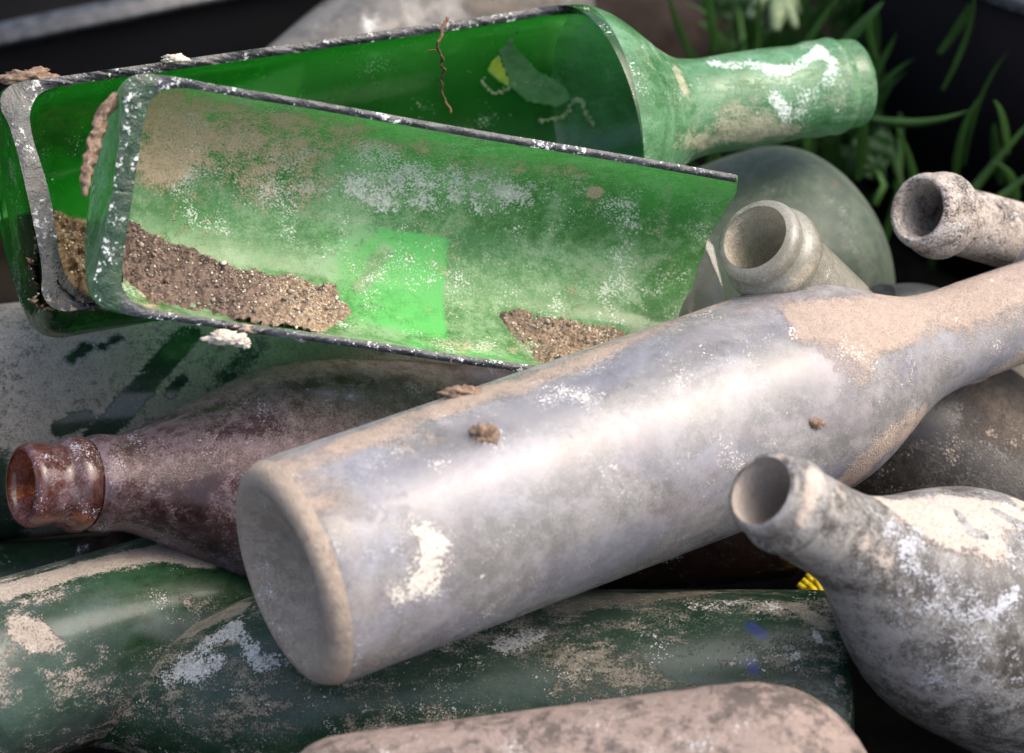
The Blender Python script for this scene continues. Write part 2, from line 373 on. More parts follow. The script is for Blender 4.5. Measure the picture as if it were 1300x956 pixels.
m_backb = glass('grey_dusty_glass', (.3, .3, .3), film=.95, film_col=(.07, .066, .062), film2=(.13, .126, .12), dust_col=(.19, .165, .14), d0=.15, c0=.0, c_amp=1.2, seed=17.2, film_rough=.4, edge=.2, tr_mix=.05)

def rim_mat(name, base, crust, c_lo, brown=0., seed=0., green=0.):
    s = N(name)
    a = s.noise(420, 6, .75, (seed, 0, 0)); b = s.noise(900, 5, .65, (0, seed, 0)); c = s.noise(60, 4, .6, (0, 0, seed)); e = s.noise(45, 3, .5, (seed, seed, 0))
    lg = s.noise(130, 5, .7, (seed, 3, 0), (1, 1, 1), 1.0)
    cr = s.ramp(s.add(s.mul(a, .4), s.mul(b, .15), s.mul(c, .25), s.mul(lg, .2)), c_lo, c_lo + .03)
    bc = s.mixc(s.ramp(s.add(s.mul(b, .4), s.mul(lg, .6)), .40, .62), base, tuple(x * 2.4 + .006 for x in base))
    sp = s.t.nodes.new('ShaderNodeSeparateXYZ'); s.lk(s.tc.outputs['Object'], sp.inputs[0])
    bc = s.mixc(s.ramp(sp.outputs[2], .008, .013, green, 0), bc, s.mixc(s.ramp(a, .35, .65), (.003, .018, .006), (.010, .050, .018)))
    nb = s.bump(s.add(s.mul(b, .4), s.mul(a, .6), s.mul(lg, 2.)), .5, .0008)
    g = s.bsdf(bc, .2, 0, spec=.5, normal=nb)
    k = s.bsdf(crust, .85, 0, spec=.2, normal=nb)
    sh = s.mixs(cr, g, k)
    if brown:
        d = s.bsdf((.36, .27, .21), .95, 0, spec=.1, normal=nb)
        sh = s.mixs(s.ramp(s.add(s.mul(e, .6), s.mul(a, .4)), .64 - brown, .68 - brown), sh, d)
    return s.surf(sh)
m_rim1 = rim_mat('broken_edge_front', (.010, .013, .016), (.58, .60, .62), .538, .03, 1., 1.)
m_rim2 = rim_mat('broken_edge_rear', (.009, .010, .013), (.46, .46, .45), .542, .04, 4., .15)

# ================================================================== BOTTLES
# ---- front half bottle (broken lengthwise)
Ls_A = P(135, 240, .905); Ls_B = P(914, 364, .970); Ls = (Ls_B - Ls_A).length
Rs = px_r(154, .905)
t = .0027
outer = [(.002, 0), (.0015, .3*Rs), (.0006, .7*Rs), (0, .82*Rs), (.0018, .93*Rs), (.006, .985*Rs), (.012, Rs), (.03, Rs)] + [(.03 + (Ls-.03)*k/8, Rs * (1 + .004*math.sin(k*1.3))) for k in range(1, 9)]
ti = Rs - t
inner = [(.0085, 0), (.0085, .4*ti), (.0088, .7*ti), (.0095, .82*ti), (.0130, .94*ti), (.019, .99*ti), (.028, ti), (.04, ti)] + [(.04 + (Ls-.04)*k/8, ti * (1 + .004*math.sin(k*1.3))) for k in range(1, 9)]
def shard_gap(z, r):
    c = .0008; rr = max(r, 1e-6)
    h = math.acos(min(1, c / rr)) if r > c else 0
    j = .018 * mnoise.noise(Vector((z * 70, 3, 1))) + .003 * mnoise.noise(Vector((z * 300, 3, 1)))
    k = .018 * mnoise.noise(Vector((z * 70, 9, 1))) + .003 * mnoise.noise(Vector((z * 300, 9, 1)))
    f = min(1, r / Rs) ** 2
    wav = .05 * math.sin(z / Ls * math.pi)
    return h + j * f, 2 * math.pi - h + (k + wav * .5) * f
zx = lambda x: Ls * (.905 * (x - 135) / (.905 * (x - 135) + .970 * (914 - x)))
def shard_warp(z, ph):
    a = np.degrees(ph); top = np.interp(a, [60, 88, 110, 135, 155, 180, 205, 225, 250, 275, 300], [690, 700, 770, 868, 912, 926, 934, 939, 932, 910, 905])
    top = top + 1.6 * np.sin(a * .11) + .8 * np.sin(a * .29 + 1)
    k = (zx(top) - .035) / (Ls - .035)
    return np.where(z > .035, .035 + (z - .035) * k, z)
sh = Lathe(Ls_A, Ls_B, outer, inner, m=240, ds=.0007, gap=shard_gap, warp=shard_warp, dens=((-1, .0025, .0003),))
zz = sh.V[..., 2]; aa = np.degrees(sh.ph)[None] * np.ones((2, 1, 1))
inn = sh.side > .5
# patch: light coming through the glass, painted into the film colour with straight edges
def px_band(x0, x1, e=.0006): return np.clip((zz - zx(x0)) / e, 0, 1) * np.clip((zx(x1) - zz) / e, 0, 1)
patch = (.25 + .75 * np.clip((zz - zx(430)) / .035, 0, 1)) * np.clip((zz - zx(300)) / .02, 0, 1) * np.clip((zx(610) - zz) / .002, 0, 1) * np.clip((aa - 108) / 16, 0, 1) * np.clip((184 - aa) / 2.5, 0, 1)
patch = np.maximum(patch, .6 * np.clip((zz - zx(480)) / .02, 0, 1) * np.clip((zx(720) - zz) / .01, 0, 1) * np.clip((aa - 92) / 5, 0, 1) * np.clip((116 - aa) / 8, 0, 1))
sh.at['patch'] = patch; sh.at['film'] += .3 * patch

sh.paint('dust', [([(215,125),(330,160),(430,165)], 42, .42), ([(190,150),(200,200)], 40, .45), ([(240,190),(340,215),(380,220)], 38, .33), ([(470,190),(560,200),(640,210)], 26, .22),
                  ([(500,180),(560,185)], 18, .2), ([(700,215),(760,225)], 22, .18), ([(180,200),(260,260)], 45, .12), ([(150,320),(200,390),(300,425)], 22, .3),
                  ([(560,440),(640,440)], 18, .2), ([(756,245)], 9, .9)])
sh.paint('patch', [([(475,335),(490,320)], 9, -.7), ([(455,365),(470,350)], 8, -.6), ([(520,330)], 6, -.5)])
sh.paint('crust', [([(300,225),(420,215),(520,235)], 40, .22), ([(455,240),(480,255)], 16, .45), ([(520,235),(560,250),(640,255)], 30, .28), ([(600,230),(720,235)], 30, .24),
                   ([(650,385),(760,400),(880,370)], 26, .05), ([(330,405),(420,430),(560,450)], 14, .22), ([(420,350),(560,350)], 30, .06)])
sh.paint('film', [([(570,360),(700,360),(860,350)], 30, .32), ([(400,400),(520,430)], 25, .12), ([(200,270),(320,290),(420,310)], 40, .12)])
sh.build('broken_green_bottle', 'green bottle half snapped lengthwise, open side up, holding a heap of gritty soil', 'broken bottle',
         [('base', .010), ('body', 9)], m_shard, rim=m_rim1)

# ---- rear champagne bottle with a hole along its body
Ra = P(20, 272, .958); Rb = P(1092, 104, 1.062); Lr = (Rb - Ra).length; RR = px_r(163, .965)
def rx(x): return Lr * (.958 * (x - 20) / (.958 * (x - 20) + 1.062 * (1092 - x)))
def rxi(z):
    q = z / Lr; return (20 * .958 * (1 - q) + 1092 * 1.062 * q) / (.958 * (1 - q) + 1.062 * q)
o, i_, zl = bottle_prof(Lr, RR, px_r(60, 1.045), rx(738), rx(880), 'champ', t=.0033, punt=.003, lip_len=.021, lr=px_r(57, 1.055), bt=.0075, sh_round=.2)
cpl = RR * math.cos(R_(68.5))
def rear_gap(z, r):
    x = rxi(z)
    if x < 60:
        h = math.acos(min(1, cpl / max(r, 1e-6))) if r > cpl else 0
        hi, lo = h + R_(16.5), h - R_(16.5)
    else: hi, lo = R_(85), R_(52)
    if x >= 60:
        lo = R_(float(np.interp(x, [60, 200, 300, 600, 700, 730, 746, 755], [52, 54, 68, 92, 92, 75, 45, 15])))
        hi = R_(float(np.interp(x, [60, 200, 500, 700, 728, 735, 740, 744, 747, 750, 753, 755], [85, 84, 84, 86, 84, 72, 58, 44, 30, 16, 0, -15])))
        if x > 755: lo = R_(15); hi = -R_(15)
        if x < 750:
            hi += .016 * mnoise.noise(Vector((z * 60, 5, 1))) + .006 * mnoise.noise(Vector((z * 300, 3, 1)))
            lo += .016 * mnoise.noise(Vector((z * 60, 8, 1)))
    return lo, 2 * math.pi - hi
rb = Lathe(Ra, Rb, o, i_, m=220, ds=.0011, gap=rear_gap, dens=((rx(690), rx(800), .0002), (rx(800), rx(900), .0006), (-1, .0035, .0002)))
zz = rb.V[..., 2]; aa = np.degrees(rb.ph)[None] * np.ones((2, 1, 1))
xx = rxi(zz)
# label residue on the outside: denser film; light through the glass is painted brighter to its left
lab = np.clip((xx - 428) / 3, 0, 1) * np.clip((735 - xx) / 8, 0, 1) * (rb.side < .5)
rb.at['dust'] += .0
rb.at['film'] += .30 * lab
rb.at['patch'] = np.where(rb.side > .5, np.clip((426 - xx) / 2.5, 0, 1) * np.clip((aa - 60) / 20, 0, 1) * (.45 + .45 * np.clip((330 - xx) / 60, 0, 1) * np.clip((215 - aa) / 25, 0, 1)), 0)
rb.at['film'][1] -= .45 * np.clip((xx[1] - 735) / 20, 0, 1)
rb.at['dust'][1] -= .5
rb.at['crust'][1] -= .4
rb.paint('dust', [([(15,220),(20,300),(20,400)], 26, .42), ([(60,425),(130,428),(230,418)], 13, .75), ([(20,410),(60,400)], 14, .5), ([(30,100),(60,92)], 14, .4),
                  ([(930,150),(960,165)], 22, .4), ([(880,170),(1000,165)], 16, .25), ([(860,90),(868,110)], 9, .6), ([(860,180),(900,185)], 12, .3)])
rb.paint('dust', [([(690,150),(760,165)], 24, .25), ([(520,110),(560,140)], 22, .1)])
rb.paint('crust', [([(905,80),(960,84),(1000,90),(1040,68)], 9, .55), ([(1040,60),(1058,80),(1050,105)], 8, .5), ([(970,100),(985,125),(1000,150)], 8, .35),
                   ([(990,130),(1030,120)], 14, .3), ([(800,80),(815,110)], 12, .3), ([(1062,150),(1080,60)], 10, .25), ([(820,60),(850,80)], 12, .2), ([(40,120),(140,105)], 10, .3)])
rb.paint('film', [([(640,150),(740,160)], 30, .15), ([(780,80),(820,160)], 40, .1)])
rb.build('broken_green_bottle', 'green sparkling wine bottle with its body split open, neck pointing to the plants', 'broken bottle',
         [('base', .008), ('body', rx(756)), ('neck', zl), ('lip', 9)], m_rear, mats={'neck': m_rear_neck, 'lip': m_rear_neck}, rim=m_rim2)

def whole(name, label, A, B, R, rn, zs, zn, mat, lip='band', mats=None, paints=(), m=120, ds=.0016, lr=None, lip_len=.02, sh_round=.5, L=None, wob=.002, seed=0, punt=.008, t=.0028, cat='glass bottle', dome=False, inner_dust=0.):
    """A base centre, B mouth centre; zs, zn measured back from the mouth"""
    L = (B - A).length
    o, i_, zl = bottle_prof(L, R, rn, L - zs, L - zn, lip, lr=lr, lip_len=lip_len, sh_round=sh_round, punt=punt, t=t, dome=dome)
    b = Lathe(A, B, o, i_, m=m, ds=ds, wob=wob, seed=seed)
    b.at['dust'][1] += inner_dust
    for at, st in paints: b.paint(at, st)
    b.build(name, label, cat, simple_parts(L - zs, zl, L - zn), mat, mats=mats)
    return b
def ext(Pm, Q, L):
    """base centre: from the mouth Pm through Q, L metres long"""
    return Pm + (Q - Pm).normalized() * L

# ---- big clear bottle in front
Ab = P(357, 735, .885); dirb = (P(1300, 395, 1.005) - Ab).normalized(); Lb = .322
big = whole('glass_bottle', 'large milky clear bottle lying across the front of the pile, dusty round base towards us', Ab, Ab + dirb * Lb, px_r(152, .885), px_r(62, .99), Lb - .190, Lb - .256, m_big,
            mats={'base': m_big_base}, m=200, ds=.0011, sh_round=.35, wob=.0015, punt=.010,
            paints=[('dust', [([(330,600),(420,575),(520,530),(620,500),(720,465),(840,412),(900,390)], 24, .75), ([(320,620),(400,620)], 34, .6), ([(430,560),(540,560)], 26, .35), ([(560,520),(620,490)], 22, .5), ([(400,650),(520,640)], 22, .30),
                              ([(1040,400),(1100,395),(1200,370),(1300,345)], 32, 1.1), ([(1020,410),(1060,440),(1090,470)], 26, .55), ([(1090,430),(1180,405),(1290,372)], 26, .8), ([(1130,480),(1200,450),(1295,410)], 14, .35), ([(1000,390),(1060,410)], 16, .5), ([(1090,440),(1150,420)], 16, .35), ([(1080,610),(1130,560),(1200,510),(1290,462)], 24, 1.0),
                              ([(1040,640),(1080,590)], 18, .3), ([(520,800),(700,740),(900,680)], 34, .22), ([(440,850),(500,840)], 30, .3), ([(1200,410),(1260,392)], 8, .5), ([(940,395),(1010,430),(1040,410)], 12, .25)]),
                    ('crust', [([(530,675),(535,730)], 34, .75), ([(500,765),(508,770)], 20, .6), ([(560,700),(545,745)], 24, .5), ([(612,735)], 9, .6), ([(1005,420),(1010,430)], 8, .7), ([(1160,455),(1150,480),(1140,490)], 9, .5), ([(1165,447)], 5, .9), ([(600,523),(630,515)], 6, .5),
                               ([(370,640),(420,720),(440,800)], 12, .35)]),
                    ('film', [([(520,590),(640,535),(760,490),(900,430)], 30, -.22), ([(980,430),(1020,480)], 26, -.2), ([(1000,580),(950,600)], 30, .1)])])

# ---- brown bottle, left
Bm = P(26, 616, .942); Bq = P(430, 606, 1.010)
brown = whole('glass_bottle', 'dusty brown bottle with an orange glint in its mouth at the left edge', ext(Bm, Bq, .255), Bm, px_r(151, 1.005), px_r(55, .95), .112, .024, m_brown, lip='band',
              mats={'lip': m_brown_lip}, lr=px_r(56, .95), lip_len=.0235, sh_round=.0, m=150, ds=.0012,
              paints=[('dust', [([(180,535),(260,505),(340,475),(430,460),(520,465),(570,480)], 26, .6), ([(380,520),(460,540),(540,500)], 26, .3), ([(130,590),(250,590),(400,560)], 16, .22)]),
                      ('crust', [([(60,585),(80,600)], 16, .35), ([(95,565),(105,575)], 8, .4), ([(380,500),(420,510)], 14, .25), ([(150,580),(230,560)], 10, .25), ([(345,590),(360,575)], 8, .3)]),
                      ('film', [([(130,640),(240,650)], 24, -.25)])])

# ---- clear neck, centre right
Cm = P(958, 301, .950); Cq = P(958 + 72, 301 + 69, .950 + 1.25 * 99.7 * .95 / F)
cn = whole('glass_bottle', 'pale clear bottle sunk in the pile, open ringed mouth facing up beside the green shard', ext(Cm, Cq, .24), Cm, .036, px_r(54, .97), .120, .082, m_clearneck, lip='crown', lr=px_r(57, .95), lip_len=.019, m=140, ds=.001, inner_dust=.7,
           paints=[('dust', [([(1030,340),(1000,370)], 8, .5), ([(930,360),(990,385)], 10, .35)])])
# ---- whitish neck, right
Wm = P(1166, 266, 1.0); Wq = P(1300, 303, 1.045)
wn = whole('glass_bottle', 'bottle neck flaked white and black at the right edge, round mouth facing left', ext(Wm, Wq, .27), Wm, .037, px_r(44, 1.0), .125, .08, m_white, lip='band', lr=px_r(51, 1.0), lip_len=.017, m=120, ds=.0012,
           paints=[('dust', [([(1200,330),(1260,345)], 16, -.45), ([(1280,270)], 16, -.2)]), ('crust', [([(1210,335),(1280,340)], 14, -.5), ([(1240,275),(1300,300)], 10, -.3), ([(1180,310),(1215,290)], 10, .3)])])
# ---- teal one behind
Tb = P(1124, 300, 1.10); Tq = P(900, 400, 1.06)
teal = whole('glass_bottle', 'dull grey-green bottle behind the ringed clear mouth, its round end against the grass', Tb, ext(Tb, P(900, 385, 1.10), .28), px_r(166, 1.10), .014, .13, .08, m_teal, m=110, dome=True,
             paints=[('dust', [([(1045,420),(1100,400)], 30, .3), ([(1062,232)], 7, .7), ([(1040,230),(1120,260)], 12, .2)])])
# ---- lower right clear bottle
Lm = P(966, 623, .848); Lq = P(966 + 86, 623 + 50, .848 + 1.05 * 99.5 * .85 / F)
lowr = whole('glass_bottle', 'clear bottle at the lower right, mouth pointing left and shoulder caked in pale dust', ext(Lm, Lq, .25), Lm, .0405, px_r(58, .87), .122, .036, m_low, lip='band', lr=px_r(58, .85), lip_len=.0175, sh_round=.1, m=170, ds=.0011, inner_dust=.95,
             mats={'neck': m_low, 'lip': m_low},
             paints=[('dust', [([(1060,600),(1130,640),(1180,660)], 13, .7), ([(1160,650),(1210,640),(1290,655)], 26, .8), ([(1190,670),(1260,690)], 26, .55), ([(1285,625),(1300,640)], 20, .6), ([(1215,650),(1230,675),(1250,680)], 5, -.9), ([(1265,650),(1300,668)], 7, -1.1)]),
                     ('film', [([(1060,640),(1130,690)], 40, .15)]), ('dust', [([(930,600),(950,585),(985,580)], 12, .4), ([(1020,660),(1035,600)], 14, .45), ([(1070,640),(1120,700)], 26, .3)]), ('crust', [([(1150,680),(1180,740),(1160,760)], 22, .3), ([(1210,760),(1240,830)], 26, .28), ([(1110,660),(1150,690)], 16, .2), ([(1260,780),(1290,750)], 8, .6), ([(1130,850),(1200,860)], 26, .15)]),
                     ('film', [([(1290,800),(1270,840)], 22, -.2)])])
# ---- dusty green bottle, left behind
Dp = P(-110, 548, 1.045); Dq = P(560, 480, 1.065)
dg = whole('glass_bottle', 'green bottle coated in grey dust with a wiped clean stripe, under the split one', Dp, ext(Dp, Dq, .31), px_r(150, 1.05), .015, .12, .08, m_dustgreen, m=150, ds=.0013,
           paints=[('dust', [([(118,560),(165,510),(240,425)], 11, -1.2), ([(75,545),(110,530)], 8, -.9), ([(215,500),(232,480)], 5, -.9), ([(90,455),(110,440)], 9, -.6), ([(130,440),(150,430)], 6, -.6), ([(290,480),(330,440)], 14, -.4), ([(0,610),(0,680)], 30, -.6)]),
                   ('crust', [([(160,474),(215,467)], 2.5, 1.0)])])
# ---- dark green one, low left
whole('glass_bottle', 'dark green bottle in the shadow beneath the brown bottle neck', P(212, 772, 1.04), ext(P(212, 772, 1.04), P(-80, 790, 1.04), .25), .028, .013, .11, .07, m_ll if False else glass('deep_green_glass', (.08, .2, .1), film=.8, film_col=(.012, .035, .018), film2=(.03, .05, .03), d0=-.2, c0=-.4, seed=18.1, film_rough=.3, tr_mix=.1), m=90)
# ---- lower left patchy green
Gp = P(-70, 880, .935); Gq = P(300, 765, 1.012)
whole('glass_bottle', 'green bottle at the lower left with patches of pale dried mud', Gp, ext(Gp, Gq, .27), .0315, .013, .11, .06, m_ll, m=140, ds=.0013,
      paints=[('dust', [([(0,752),(100,722),(200,700),(260,710)], 13, .75), ([(250,740),(290,735)], 16, -.5), ([(30,800),(60,810)], 18, .35), ([(80,790),(160,740),(220,730)], 16, -.5), ([(160,800),(220,790)], 22, -.3)]), ('crust', [([(0,800),(20,815)], 14, .3)])])
# ---- dark green with base at right, bottom centre
Kb = P(1072, 895, .965); Kq = P(300, 893, .968)
bot = whole('glass_bottle', 'dark green crusted bottle lying under the large milky one, blue stain near its base', Kb, ext(Kb, Kq, .285), px_r(146, .965), px_r(52, .965), .100, .025, m_bot, m=160, ds=.0012, sh_round=.0,
      paints=[('dust', [([(700,770),(800,758),(900,752)], 14, .4), ([(780,800),(850,800)], 20, .1), ([(200,815),(250,795),(300,772)], 14, .8), ([(150,850),(200,825)], 14, .7), ([(1010,770),(1040,790)], 8, .6), ([(700,835),(760,840)], 14, .15)]),
              ('patch', [([(955,795),(968,805)], 9, .62), ([(950,838),(957,850)], 7, .6)]), ('dust', [([(950,795),(970,806)], 12, -.3), ([(950,838),(957,850)], 9, -.3)]), ('crust', [([(640,820),(680,805)], 14, .6), ([(880,765),(980,770)], 14, .35), ([(215,860),(250,830),(290,800)], 16, .6), ([(250,860),(275,840)], 14, .5), ([(300,800),(320,830)], 12, .5), ([(330,845),(350,835)], 12, .5), ([(930,840),(1010,830)], 6, .4), ([(1035,800),(1040,815)], 4, .6)])])
# ---- dusty one at the very bottom
Vb = P(1118, 1004, .865); Vq = P(500, 1086, .865)
whole('glass_bottle', 'bottle wholly covered in pinkish dust along the bottom edge of the picture', Vb, ext(Vb, Vq, .28), px_r(160, .865), .014, .12, .08, m_dusty, m=110, dome=True)
# ---- dark brown at right
whole('glass_bottle', 'blackish brown speckled bottle below the neck of the large milky bottle', P(1030, 470, 1.045), ext(P(1030, 470, 1.045), P(1190, 582, 1.045), .27), .0425, .014, .11, .07, m_dark, m=120,
      paints=[('dust', [([(1240,470),(1290,520)], 40, .45), ([(1250,540),(1290,560)], 30, .2)]), ('crust', [([(1120,560),(1150,570)], 12, .35), ([(1255,548),(1262,550)], 6, .7), ([(1200,590),(1280,580)], 20, .1), ([(1105,610),(1120,600)], 8, .4)]), ('film', [([(1170,510),(1215,540)], 12, .2)])])
# ---- dark amber, bottom centre gap
whole('glass_bottle', 'nearly black amber bottle in the gap below the milky bottle', P(1010, 640, 1.03), ext(P(1010, 640, 1.03), P(700, 672, 1.03), .26), px_r(92, 1.03), .013, .11, .07, m_amber, m=100)
# ---- greyish bottle behind the split bottle
whole('glass_bottle', 'grey dusty bottle with torn label remains behind the split green bottle', P(705, -12, 1.22), ext(P(705, -12, 1.22), P(330, 122, 1.14), .19), px_r(92, 1.2), .014, .11, .03, m_backb, m=100,
      paints=[('crust', [([(400,30),(470,38)], 14, .35), ([(470,20),(540,12)], 18, .3)]), ('dust', [([(600,5),(700,5)], 14, .5)])])

# ================================================================== SOIL
def soil_mat(name, dark, light, seed=0., spec=.2):
    s = N(name)
    a = s.noise(900, 5, .7, (seed, 0, 0)); b = s.noise(240, 5, .65, (0, seed, 0)); c = s.noise(70, 3, .5, (0, 0, seed))
    cc = s.mixc(s.ramp(s.add(s.mul(a, .6), s.mul(b, .4)), .36, .64), dark, light)
    cc = s.mixc(s.ramp(s.attr('sand'), .3, .9, 0, .8), cc, s.mixc(s.ramp(a, .35, .65), (.15, .10, .06), (.38, .30, .21)))
    cc = s.mixc(s.ramp(s.attr('grain'), .02, .1, 0, 1), cc, s.mixc(s.attr('grain'), (.06, .04, .028), (.66, .58, .48)))
    return s.surf(s.bsdf(cc, .92, 0, spec=spec, normal=s.bump(s.add(a, b), .5, .0006)))
m_soil = soil_mat('damp_soil', (.022, .016, .013), (.19, .138, .110), 2.)
m_soil2 = soil_mat('dry_soil', (.035, .024, .014), (.24, .17, .10), 5.)

def ico():
    import bmesh
    bm = bmesh.new(); bmesh.ops.create_icosphere(bm, subdivisions=1, radius=1)
    v = np.array([tuple(x.co) for x in bm.verts]); f = [[x.index for x in q.verts] for q in bm.faces]; bm.free(); return v, np.array(f)
ICO = ico()
def in_poly(x, y, poly):
    c = False; n = len(poly); j = n - 1
    for i in range(n):
        if (poly[i][1] > y) != (poly[j][1] > y) and x < (poly[j][0] - poly[i][0]) * (y - poly[i][1]) / (poly[j][1] - poly[i][1]) + poly[i][0]: c = not c
        j = i
    return c
def edge_d(x, y, poly):
    best = 1e9
    for i in range(len(poly)):
        ax, ay = poly[i]; bx, by = poly[(i + 1) % len(poly)]; dx, dy = bx - ax, by - ay
        t_ = max(0, min(1, ((x - ax) * dx + (y - ay) * dy) / (dx * dx + dy * dy))); d = math.hypot(x - ax - t_ * dx, y - ay - t_ * dy)
        best = min(best, d)
    return best
def heap(name, label, lathe, poly, hmax, mat, cat, ngrain=300, sandx=None, step=2.0, soft=45, gr=(.0002, .00055), rough=1.):
    bv = lathe._bvh
    xs = np.arange(min(p[0] for p in poly) - 10, max(p[0] for p in poly) + 10, step); ys = np.arange(min(p[1] for p in poly) - 10, max(p[1] for p in poly) + 10, step)
    V = []; idx = {}; sand = []; pts = []
    for a, x in enumerate(xs):
        for b, y in enumerate(ys):
            jx, jy = 7 * mnoise.noise(Vector((x * .045, y * .045, 1))) + 3 * mnoise.noise(Vector((x * .2, y * .2, 4))), 7 * mnoise.noise(Vector((x * .045, y * .045, 7))) + 3 * mnoise.noise(Vector((x * .2, y * .2, 9)))
            ed = edge_d(x + jx, y + jy, poly); ins = in_poly(x + jx, y + jy, poly)
            sd = ed if ins else -ed
            if sd < -4: continue
            h = bv.ray_cast(CAM, ray(x, y))
            if h[0] is None: continue
            nrm = h[1]
            if nrm.dot(CAM - h[0]) < 0: nrm = -nrm
            t_ = min(1, max(0, sd / soft)); hh = hmax * (1 - (1 - t_) ** 2)
            if sd <= 0: hh = -.0006
            else:
                q = Vector(h[0])
                hh += rough * (.0038 * mnoise.noise(q * 105) + .0020 * mnoise.noise(q * 330) + .0009 * mnoise.noise(q * 1000)) * min(1, sd / 8) + .0003
            d = (nrm * .6 + Vector((0, 0, 1)) * .4).normalized() if sd > 0 else nrm
            idx[(a, b)] = len(V); p = h[0] + d * hh; V.append(p)
            sx = 0 if sandx is None else min(1, max(0, (x - sandx[0]) / (sandx[1] - sandx[0])))
            sand.append(sx)
            if sd > 1: pts.append((p, nrm, sx))
    Fc = []
    for (a, b), k in idx.items():
        if (a + 1, b) in idx and (a, b + 1) in idx and (a + 1, b + 1) in idx:
            Fc.append((k, idx[(a, b + 1)], idx[(a + 1, b + 1)], idx[(a + 1, b)]))
    V = [tuple(v) for v in V]; grain = [0.] * len(V)
    for g in range(ngrain):
        p, nrm, sx = random.choice(pts)
        if sandx and random.random() > .35 + sx: continue
        r = random.uniform(*gr) * (1 + (random.random() < .04) * 1.2)
        base = len(V); rot = Matrix.Rotation(random.random() * 6, 3, Vector((random.random(), random.random(), random.random() + .1)).normalized())
        sc = (random.uniform(.7, 1.3), random.uniform(.7, 1.2), random.uniform(.5, 1))
        c = random.choice((.5, .7, .95)) if random.random() < .13 + .2 * sx else random.uniform(.12, .38)
        for v in ICO[0]:
            w = rot @ Vector((v[0] * sc[0], v[1] * sc[1], v[2] * sc[2])) * (r * random.uniform(.85, 1.15)); V.append(tuple(p + nrm * r * .3 + w)); grain.append(c); sand.append(sx)
        Fc += [tuple(int(i) + base for i in f) for f in ICO[1]]
    o = mesh_obj(name, V, Fc, mat, attrs={'grain': grain, 'sand': sand})
    return tag(o, label, cat, kind='stuff')
heap('soil', 'brown soil and pale grit heaped inside the front green shard at its base end', sh,
     [(146,284),(175,286),(205,305),(262,325),(300,342),(345,352),(385,354),(420,368),(447,395),(438,410),(405,420),(388,428),(340,418),(290,402),(235,392),(190,378),(158,356),(138,328),(134,300)], .0065, m_soil, 'soil', 2200, (240, 400))
heap('soil', 'small drift of sandy soil inside the shard beside the milky bottle', sh,
     [(630,398),(660,392),(690,403),(730,408),(790,420),(800,445),(760,470),(710,468),(680,458),(672,440),(650,425)], .0028, m_soil, 'soil', 700, (500, 760), soft=22)
heap('soil', 'coarse brown soil in the corner of the split green bottle by its base', rb,
     [(40,272),(62,268),(90,276),(130,284),(190,300),(200,396),(120,396),(52,390)], .005, m_soil2, 'soil', 700, None, rough=1.6)

def clump(name, label, c, r, mat, cat='soil clump', sc=(1, 1, 1), seed=0, rough=.5):
    import bmesh
    bm = bmesh.new(); bmesh.ops.create_icosphere(bm, subdivisions=4, radius=1)
    V = []
    for v in bm.verts:
        d = Vector(v.co); q = d * 1.3 + Vector((seed, 0, 0))
        q2 = Vector((q.x * sc[0], q.y * sc[1], q.z * sc[2])); k = 1 + rough * .8 * mnoise.noise(q2) + rough * .6 * mnoise.noise(q2 * 2.6) + rough * .45 * mnoise.noise(q2 * 6)
        V.append((d.x * sc[0] * r * k, d.y * sc[1] * r * k, d.z * sc[2] * r * k))
    Fc = [[x.index for x in f.verts] for f in bm.faces]; bm.free()
    o = mesh_obj(name, V, Fc, mat, attrs={'grain': [0.] * len(V), 'sand': [.0] * len(V)}); o.location = c
    return tag(o, label, cat)
def on(l, x, y):
    h = l._bvh.ray_cast(CAM, ray(x, y)); return h[0] if h[0] is not None else P(x, y, .95)
m_clod = soil_mat('reddish_clod', (.12, .078, .054), (.29, .205, .15), 9.)
m_pale = soil_mat('pale_mortar', (.42, .36, .29), (.66, .60, .52), 11.)
clump('soil_clod', 'reddish clod of soil stuck on the highlight of the milky bottle', on(big, 613, 552), .0040, m_clod, seed=1, sc=(1.1, .8, .9), rough=.6)
clump('soil_crumb', 'tiny soil crumb on the shoulder of the milky bottle', on(big, 1035, 537), .0020, m_clod, seed=5, sc=(1.3, .8, .9))
clump('soil_clod', 'ragged clod of dirt on top of the milky bottle where it meets the shard', on(big, 590, 500) , .0036, m_clod, seed=8, sc=(1.7, .8, .7), rough=.6)
clump('mortar_crumb', 'whitish mortar crumb hanging from the lower edge of the front shard', P(287, 428, .915), .0028, m_pale, 'crumb', (2.1, .8, .8), 3, .6)
clump('mortar_crumb', 'second whitish crumb just right of the longer one under the shard', P(308, 435, .915), .0019, m_pale, 'crumb', (1.2, .8, 1.), 13, .6)
clump('soil_clod', 'reddish dirt clod on the upper left rim of the split bottle', P(42, 100, .962), .0042, m_clod, seed=21, sc=(2.2, .8, .7), rough=.8)
clump('mortar_crumb', 'pale crumb on the upper rim of the split bottle against black', P(222, 75, .965), .0021, m_pale, 'crumb', (2.0, .7, .7), 31, .6)
clump('mortar_crumb', 'white chip lying at the foot of the grit heap in the shard', on(sh, 386, 424) - FWD * .002, .0022, m_pale, 'crumb', (1.6, .8, .9), 41, .6)

